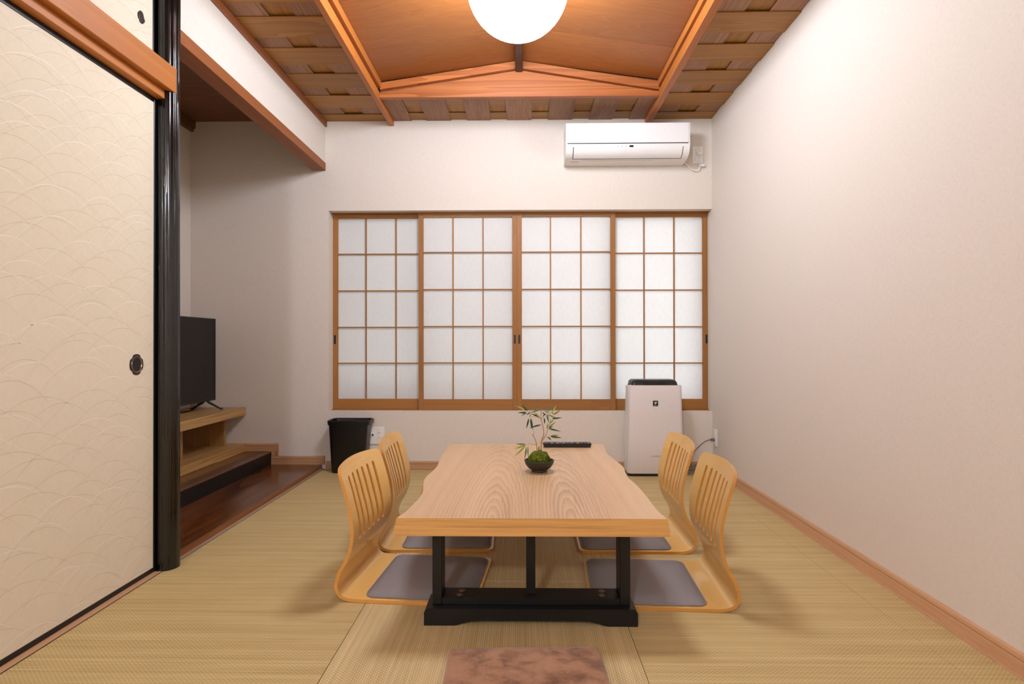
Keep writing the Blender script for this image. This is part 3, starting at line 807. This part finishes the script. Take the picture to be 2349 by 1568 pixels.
# ------------------------------------------------------------------ low table
tb = thing('low_table', 'low live edge wooden table with black trestle legs in the middle', 'table', (.029, 2.415, 0))
ZT, ZU = .36, .3045
def px_at(u, v, z):
    d_ = fw+rt*((u-ccx)/F_PX)-up*((v-ccy)/F_PX); t = (z-.9)/d_.z
    return (d_.x*t, d_.y*t)
left_px = [(908, 1188), (931, 1172), (952, 1151), (966, 1134), (970, 1123), (971, 1104), (978, 1092), (992, 1079.6), (1002, 1069), (1005, 1062), (1011, 1048), (1022, 1031), (1028, 1018.4)]
right_px = [(1530, 1187.5), (1513, 1173.6), (1499, 1158), (1488, 1143), (1471, 1122.6), (1454, 1105), (1442.6, 1097), (1435, 1083), (1430, 1070), (1413, 1055.7), (1393, 1039.7), (1388, 1026), (1386, 1018)]
lft = [p for p in spline([(*px_at(u, v, ZT), 0) for u, v in left_px], 48)]
rgt = [p for p in spline([(*px_at(u, v, ZT), 0) for u, v in right_px], 48)]
yF, yK = 1.762, 3.066
def resample(c):
    out = []
    for i in range(49):
        yy = yF+(yK-yF)*i/48
        best = min(range(len(c)-1), key=lambda j: 0 if min(c[j].y, c[j+1].y) <= yy <= max(c[j].y, c[j+1].y) else min(abs(c[j].y-yy), abs(c[j+1].y-yy)))
        a, b = c[best], c[best+1]
        t = 0 if abs(b.y-a.y) < 1e-9 else max(0, min(1, (yy-a.y)/(b.y-a.y)))
        out.append((a.x+(b.x-a.x)*t, yy))
    return out
lr, rr_ = resample(lft), resample(rgt)
outline = lr+rr_[::-1]                     # left edge front->back, right edge back->front
bm = bmesh.new(); nO = len(outline)
def infl(d_):
    res = []
    for i, (x, y) in enumerate(outline):
        s_ = -1 if i < 49 else 1
        res.append((x+s_*d_, y))
    return res
rings = []
for d_, z in ((-.0015, ZT), (.0, ZT-.0015), (.003, ZT-.02), (.008, ZT-.040), (.008, ZU+.003), (.0065, ZU)):
    rings.append([bm.verts.new((x, y, z)) for x, y in infl(d_)])
for A, B in zip(rings, rings[1:]):
    for k in range(nO): bm.faces.new((A[k], A[(k+1) % nO], B[(k+1) % nO], B[k])).material_index = 1
for ring_ in (rings[0], rings[-1]):
    for i in range(48):
        f = bm.faces.new((ring_[i], ring_[i+1], ring_[97-i-1], ring_[97-i]))
obj('tabletop', bm, [M['table'], M['table_side']], tb, 35)
# trestles
def trestle(yf, sgn):
    """yf: outer face of the foot; sgn: +1 towards the middle of the table is +Y"""
    def yr(a, b): return (yf+sgn*a, yf+sgn*b) if sgn > 0 else (yf+sgn*b, yf+sgn*a)
    a, b = yr(0, .115)
    x0, x1 = -.314, .3685
    pts = [(x0, 0), (x0+.092, 0), (x0+.105, .002), (x0+.125, .009), (x0+.15, .0150), (x0+.185, .0170), (x1-.185, .0170), (x1-.15, .0150), (x1-.125, .009), (x1-.105, .002), (x1-.092, 0), (x1, 0), (x1, .040), (x1-.004, .049), (x1-.012, .054), (x0+.012, .054), (x0+.004, .049), (x0, .040)]
    prism('foot', pts, 'Y', a, b, M['black_wood'], tb, smooth=30)
    a, b = yr(.029, .109)
    box('post', -.2915, -.2605, a, b, .0542, .3035, M['black_wood'], tb, bevel=.0015, seg=1)
    box('post', .317, .350, a, b, .0542, .3035, M['black_wood'], tb, bevel=.0015, seg=1)
    rl = box('lower_rail', -.2602, .3168, a, b, .0542, .0755, M['black_wood'], tb, bevel=.001, seg=1)
    box('upper_rail', -.2602, .3168, a, b, .285 if False else .2965, .3043, M['black_wood'], tb)
    ym = yf+sgn*.072
    box('post', .0135, .044, ym-.011, ym+.011, .0757, .2963, M['black_wood'], tb, bevel=.001, seg=1)
    for xx in (-.205, .262):
        for q in (.055, .086):
            lathe('bolt', [(0, .003), (.0035, .003), (.0035, .0012), (.0105, .0012), (.0115, 0), (0, 0)], (xx+(.004 if q > .06 else 0), yf+sgn*q, .0756), M['bolt'], rl, 16)
trestle(1.8185, 1); trestle(3.010, -1)

# ------------------------------------------------------------------ legless chairs
prof_c = spline([(0, 0, .0004), (.14, 0, .0004), (.28, 0, .0004), (.40, 0, .0006), (.450, 0, .0026), (.484, 0, .0155), (.500, 0, .044), (.500, 0, .067), (.488, 0, .104), (.464, 0, .147), (.448, 0, .193), (.443, 0, .238), (.446, 0, .283), (.455, 0, .330), (.470, 0, .385), (.488, 0, .441), (.4965, 0, .470)], 400)
cum = [0]
for a, b in zip(prof_c, prof_c[1:]): cum.append(cum[-1]+(b-a).length)
STOT = cum[-1]
def prof_at(s):
    s = max(0, min(STOT, s))
    lo, hi = 0, len(cum)-1
    while hi-lo > 1:
        mid = (lo+hi)//2
        if cum[mid] <= s: lo = mid
        else: hi = mid
    t = (s-cum[lo])/(cum[hi]-cum[lo]) if cum[hi] > cum[lo] else 0
    p = prof_c[lo].lerp(prof_c[hi], t); tg = (prof_c[hi]-prof_c[lo]).normalized()
    return p, Vector((-tg.z, 0, tg.x))         # inward (upper) normal
HWC = .213
def sstep(a, b, x):
    t = max(0, min(1, (x-a)/(b-a))); return t*t*(3-2*t)
def s_of_z(z):
    return next(cum[i] for i in range(len(prof_c)) if prof_c[i].z >= z and cum[i] > .5)
sA, sB = s_of_z(.205), s_of_z(.408)
slots = [-.130+.052*k for k in range(6)]; HWS = .0102
cols = []
for yk in slots:
    for u in (-1, -.75, -.4, 0, .4, .75, 1): cols.append((yk+HWS*u, u if abs(u) <= 1 else None, yk))
ycols = sorted(set([c_[0] for c_ in cols]+[a+.016+j*.0135 for a in slots[:-1] for j in range(2)]+[-HWC, -HWC+.003, -HWC+.008, -HWC+.016, -HWC+.028, -HWC+.045, -.155, HWC, HWC-.003, HWC-.008, HWC-.016, HWC-.028, HWC-.045, .155]))
slot_of = {}
for c_ in cols: slot_of[c_[0]] = (c_[1], c_[2])
rows_s = []
s = 0
while s < STOT:
    if not (abs(s-sA) < .009 or abs(s-sB) < .009): rows_s.append(s)
    s += .0125 if s < .36 or s > .62 else .008
rows_s = sorted(rows_s+[sA, sB, STOT, STOT-.006, .006])
rows_s = [r for i, r in enumerate(rows_s) if i == 0 or r-rows_s[i-1] > .0015]
def corner(yv, rc):
    e = abs(yv)-(HWC-rc)
    return 0 if e <= 0 else rc-math.sqrt(max(0, rc*rc-e*e))
def chair_mesh():
    bm = bmesh.new(); TH = .0115
    G = []
    for s in rows_s:
        line = []
        for yv in ycols:
            ss = s
            s_end = STOT-.013*(yv/HWC)**2-corner(yv, .034); s_st = corner(yv, .03)
            if s > STOT-.075: ss = STOT-.075+(s-STOT+.075)*(s_end-STOT+.075)/.075
            if s < .05: ss = s_st+(s/.05)*(.05-s_st)
            if yv in slot_of:
                u = slot_of[yv][0]
                if s == sA: ss = sA-HWS*math.sqrt(max(0, 1-u*u))
                if s == sB: ss = sB+HWS*math.sqrt(max(0, 1-u*u))
            p, n_ = prof_at(ss)
            sag = .022*(1-(yv/HWC)**2)*sstep(.12, .34, p.z)
            p = p+Vector((sag, yv, 0))
            line.append((bm.verts.new(p), bm.verts.new(p+n_*TH)))
        G.append(line)
    nr, nc = len(rows_s), len(ycols)
    iA, iB = rows_s.index(sA), rows_s.index(sB)
    hole = set()
    for j in range(nc-1):
        a, b = ycols[j], ycols[j+1]
        if a in slot_of and b in slot_of and slot_of[a][1] == slot_of[b][1]:
            for i in range(iA, iB): hole.add((i, j))
    solid = lambda i, j: 0 <= i < nr-1 and 0 <= j < nc-1 and (i, j) not in hole
    for i in range(nr-1):
        for j in range(nc-1):
            if not solid(i, j): continue
            q = [G[i][j], G[i][j+1], G[i+1][j+1], G[i+1][j]]
            bm.faces.new([v[0] for v in q][::-1]); bm.faces.new([v[1] for v in q])
            for (di, dj, a, b) in ((-1, 0, 0, 1), (0, 1, 1, 2), (1, 0, 2, 3), (0, -1, 3, 0)):
                if not solid(i+di, j+dj):
                    f = bm.faces.new((q[a][0], q[b][0], q[b][1], q[a][1])); f.material_index = 1
    return bm
def pad_mesh():
    bm = bmesh.new(); N = 28
    x0, x1, hw, r = .014, .398, .196, .035
    G = []
    for i in range(N+1):
        row = []
        for j in range(N+1):
            a = -1+2*i/N; b = -1+2*j/N
            a = math.copysign(abs(a)**.8, a); b = math.copysign(abs(b)**.8, b)
            px_, py_ = a*(x1-x0)/2, b*hw
            # round the corners
            ex, ey = abs(px_)-((x1-x0)/2-r), abs(py_)-(hw-r)
            if ex > 0 and ey > 0:
                dd = math.hypot(ex, ey); mx_ = max(ex, ey)
                k2 = mx_/dd
                px_ = math.copysign((x1-x0)/2-r+ex*k2, px_); py_ = math.copysign(hw-r+ey*k2, py_)
            e = max(abs(a), abs(b))
            z = .0130+.017*(1-e**9)+.010*(1-a*a)*(1-b*b)**.6
            row.append(bm.verts.new(((x0+x1)/2+px_, py_, z)))
        G.append(row)
    for i in range(N):
        for j in range(N): bm.faces.new((G[i][j], G[i+1][j], G[i+1][j+1], G[i][j+1]))
    bnd = [G[0][j] for j in range(N)]+[G[i][N] for i in range(N)]+[G[N][j] for j in range(N, 0, -1)]+[G[i][0] for i in range(N, 0, -1)]
    bm.faces.new(bnd)
    return bm, [v.co.copy() for v in bnd]
CH = 'legless bentwood chairs round the low table'
def make_chair(label, loc, rz):
    t = thing('floor_chair', label, 'floor chair', loc, rz, CH)
    obj('shell', chair_mesh(), [M['chair'], M['chair_edge']], t, 40, local=True)
    pm, bnd = pad_mesh()
    p_ = obj('seat_pad', pm, M['pad'], t, 60, local=True)
    p_['label'] = 'grey woven seat pad'
    tube('piping', [(v.x, v.y, .0155) for v in bnd], .0033, M['pad'], p_, 6, True, local=True)
    return t
def dup(root, loc, rz, label):
    r = root.copy(); COL.objects.link(r); r.location = loc; r.rotation_euler = (0, 0, rz); r['label'] = label
    for ch in list(root.children):
        c_ = ch.copy(); COL.objects.link(c_); c_.parent = r
        for g in list(ch.children):
            d_ = g.copy(); COL.objects.link(d_); d_.parent = c_
    return r
rad = math.radians
ch3 = make_chair('bentwood floor chair at the near right side of the table', (.241, 2.152, 0), rad(-3))
dup(ch3, (.2495, 2.660, 0), rad(-.5), 'bentwood floor chair at the far right, in front of the white air purifier')
dup(ch3, (-.140, 2.155, 0), rad(180-4.5), 'bentwood floor chair at the near left side of the table')
dup(ch3, (-.129, 2.672, 0), rad(180+1.2), 'bentwood floor chair at the far left, before the black bin')

# ------------------------------------------------------------------ brown floor cushion
zc = thing('floor_cushion', 'flat square brown suede floor cushion at the near edge of the floor', 'cushion', (.0125, 1.430, 0), rad(2.0))
bm = bmesh.new(); N = 24; G = {}
hw = .217
def zz_(a, b): 
    e = max(abs(a), abs(b)); return .0185+.0165*(1-e**12)**.5
top = [[None]*(N+1) for _ in range(N+1)]; bot = [[None]*(N+1) for _ in range(N+1)]
for i in range(N+1):
    for j in range(N+1):
        a = sin((-1+2*i/N)*PI/2); b = sin((-1+2*j/N)*PI/2)
        c2 = 1-.022*(abs(a)*abs(b))**6
        top[i][j] = bm.verts.new((a*hw*c2, b*hw*c2, zz_(a, b)))
        bot[i][j] = top[i][j] if i in (0, N) or j in (0, N) else bm.verts.new((a*hw*c2, b*hw*c2, .0190-.0185*(1-max(abs(a), abs(b))**12)**.5))
for i in range(N):
    for j in range(N):
        bm.faces.new((top[i][j], top[i+1][j], top[i+1][j+1], top[i][j+1]))
        bm.faces.new((bot[i][j], bot[i][j+1], bot[i+1][j+1], bot[i+1][j]))
obj('cover', bm, M['suede'], zc, 60, local=True)
tube('seam', [(x*hw*.99, y*hw*.99, .0188) for x, y in ([(-1+.1*i, -1) for i in range(1, 20)]+[(1, -1+.1*i) for i in range(1, 20)]+[(1-.1*i, 1) for i in range(1, 20)]+[(-1, 1-.1*i) for i in range(1, 20)])], .0018, M['suede'], zc, 5, True, local=True)

# ------------------------------------------------------------------ remote control
rc = thing('remote_control', 'black remote control at the back edge of the table', 'remote control', (.236, 2.985, ZT))
prism('body', [(.118, ZT+.0006), (.354, ZT+.0006), (.3625, ZT+.019), (.3605, ZT+.0215), (.110, ZT+.0215), (.109, ZT+.019)], 'Y', 2.962, 3.008, M['black_pl'], rc, smooth=30)
rnd = random.Random(2)
for i in range(15):
    for j in range(3):
        x = .122+i*.0150; y = 2.969+j*.0125
        mm = 'btn'
        if i in (5, 9) and j == 1: mm = 'btnW'
        if i == 0 and j == 0: mm = 'btnR'
        if i == 11 and j == 0: mm = 'btnY'
        if i % 2 == 0 and j == 0 and mm == 'btn' and i < 8: mm = 'btnW'
        if i in (7, 8) and j != 1: continue
        box('button', x, x+.009, y, y+.007, ZT+.0215, ZT+.0238, M[mm], rc)

# ------------------------------------------------------------------ bamboo in a moss ball
BX, BY = .0735, 2.412
pt = thing('potted_bamboo', 'small bamboo in a moss ball on a black bowl on the table', 'plant', (BX, BY, ZT))
lathe('bowl', [(0, .0005), (.033, .0005), (.034, .004), (.033, .008), (.047, .017), (.058, .031), (.063, .045), (.0635, .048), (.061, .049), (.058, .045), (.05, .031), (.036, .019), (0, .014)], (BX, BY, ZT), M['bowl'], pt, 40)
bm = bmesh.new()
bmesh.ops.create_icosphere(bm, subdivisions=5, radius=1)
from mathutils import noise as mn
for v in bm.verts:
    d_ = v.co.normalized(); k2 = 1+.10*mn.noise(d_*3.2)+.07*mn.noise(d_*9)+.06*mn.noise(d_*24)
    v.co = Vector((BX+d_.x*.045*k2, BY+d_.y*.045*k2, ZT+.050+d_.z*.037*k2))
obj('moss_ball', bm, M['moss'], pt, 80)
def pz(zx, zy, dy=0.0):
    """point of the plant from a sketch grid, placed in the plant's own plane"""
    u, v = 1140+zx/7.127, 900+zy/7.127
    Yp = BY+dy
    d_ = fw+rt*((u-ccx)/F_PX)-up*((v-ccy)/F_PX); t = Yp/d_.y
    return Vector((d_.x*t, Yp, .9+d_.z*t))
def stem(pts, r0_, r1_):
    sp = spline([pz(*p) for p in pts], 24)
    return tube('stem', sp, [r0_+(r1_-r0_)*i/24 for i in range(25)], M['stem'], pt, 7)
stem([(725, 985, 0), (725, 800, 0), (765, 680, .004), (755, 560, .006), (722, 430, .004), (720, 270, 0)], .0026, .0012)
stem([(708, 980, .006), (740, 780, .01), (800, 690, .014), (832, 590, .018), (862, 500, .02), (880, 430, .02)], .0020, .0009)
stem([(655, 985, -.006), (650, 860, -.008), (622, 760, -.010), (578, 688, -.012)], .0022, .0015)
stem([(592, 705, -.011), (606, 632, -.014)], .0014, .0008)
stem([(652, 862, -.008), (560, 838, -.02), (480, 850, -.034)], .0012, .0006)
stem([(725, 440, .004), (640, 340, -.012), (545, 315, -.02), (480, 315, -.024)], .0012, .0006)
stem([(735, 430, .004), (800, 350, .014), (900, 330, .02)], .0012, .0006)
stem([(735, 790, .01), (800, 730, .014), (870, 715, .02)], .0010, .0006)
stem([(700, 420, 0), (620, 385, -.016), (545, 410, -.03)], .0009, .0005)
leaves = [((500, 300), (410, 185), 'D'), ((480, 310), (305, 205), 'L'), ((480, 325), (335, 320), 'D'), ((490, 335), (395, 375), 'D'), ((545, 320), (480, 360), 'D'), ((700, 288), (540, 328), 'G'),
 ((690, 405), (550, 335), 'D'), ((700, 410), (605, 305), 'L'), ((522, 418), (480, 580), 'D'), ((543, 430), (560, 590), 'D'), ((555, 420), (586, 612), 'D'), ((545, 345), (538, 410), 'G'), ((730, 525), (530, 570), 'D'),
 ((815, 305), (780, 228), 'G'), ((830, 305), (945, 218), 'G'), ((900, 330), (970, 203), 'L'), ((918, 368), (1066, 263), 'L'), ((820, 350), (995, 420), 'L'), ((735, 320), (800, 365), 'D'), ((750, 390), (800, 330), 'D'),
 ((808, 375), (845, 490), 'D'), ((770, 410), (776, 506), 'D'), ((900, 425), (1066, 398), 'D'), ((858, 512), (935, 420), 'L'), ((838, 565), (970, 458), 'L'), ((812, 590), (822, 478), 'L'), ((850, 580), (920, 545), 'D'),
 ((838, 588), (1052, 625), 'D'), ((860, 715), (1020, 688), 'L'), ((870, 715), (988, 742), 'D'), ((880, 712), (1062, 732), 'D'), ((825, 722), (886, 776), 'D'), ((470, 842), (300, 826), 'G'), ((480, 850), (290, 908), 'L'),
 ((470, 860), (285, 1026), 'L'), ((478, 885), (448, 1086), 'G'), ((508, 878), (516, 1062), 'G'), ((685, 975), (687, 855), 'D'), ((860, 330), (760, 300), 'G'), ((880, 300), (935, 365), 'L'), ((800, 360), (850, 410), 'D'), ((720, 270), (550, 268), 'G')]
rnd = random.Random(4)
for (b, t_, kd) in leaves:
    dep = -.03 if b[0] < 560 else (.018 if b[0] > 790 else .002)
    if b[1] > 830 and b[0] < 560: dep = -.034
    A = pz(b[0], b[1], dep+rnd.uniform(-.006, .006)); B = pz(t_[0], t_[1], dep+rnd.uniform(-.022, .022))
    ax = (B-A); Ln = ax.length; ax.normalize()
    side = ax.cross(Vector((rnd.uniform(-.5, .5), -1, rnd.uniform(-.2, .5)))).normalized(); nr_ = side.cross(ax).normalized()
    wv = min(.0036, .0015+Ln*.048)
    bm = bmesh.new(); prev = None
    prof_l = [(0, .05), (.12, .55), (.3, 1.0), (.5, .95), (.7, .68), (.88, .3), (1, .02)]
    for q, wq in prof_l:
        c_ = A+ax*(Ln*q)+nr_*(Ln*.10*sin(PI*q))-Vector((0, 0, Ln*.05*q*q))
        tri = [bm.verts.new(c_-side*wv*wq+nr_*wv*.25*wq), bm.verts.new(c_), bm.verts.new(c_+side*wv*wq+nr_*wv*.25*wq)]
        if prev:
            bm.faces.new((prev[0], prev[1], tri[1], tri[0])); bm.faces.new((prev[1], prev[2], tri[2], tri[1]))
        prev = tri
    bmesh.ops.solidify(bm, geom=bm.faces[:], thickness=.0004)
    obj('leaf', bm, M['leaf'+kd], pt, 60)
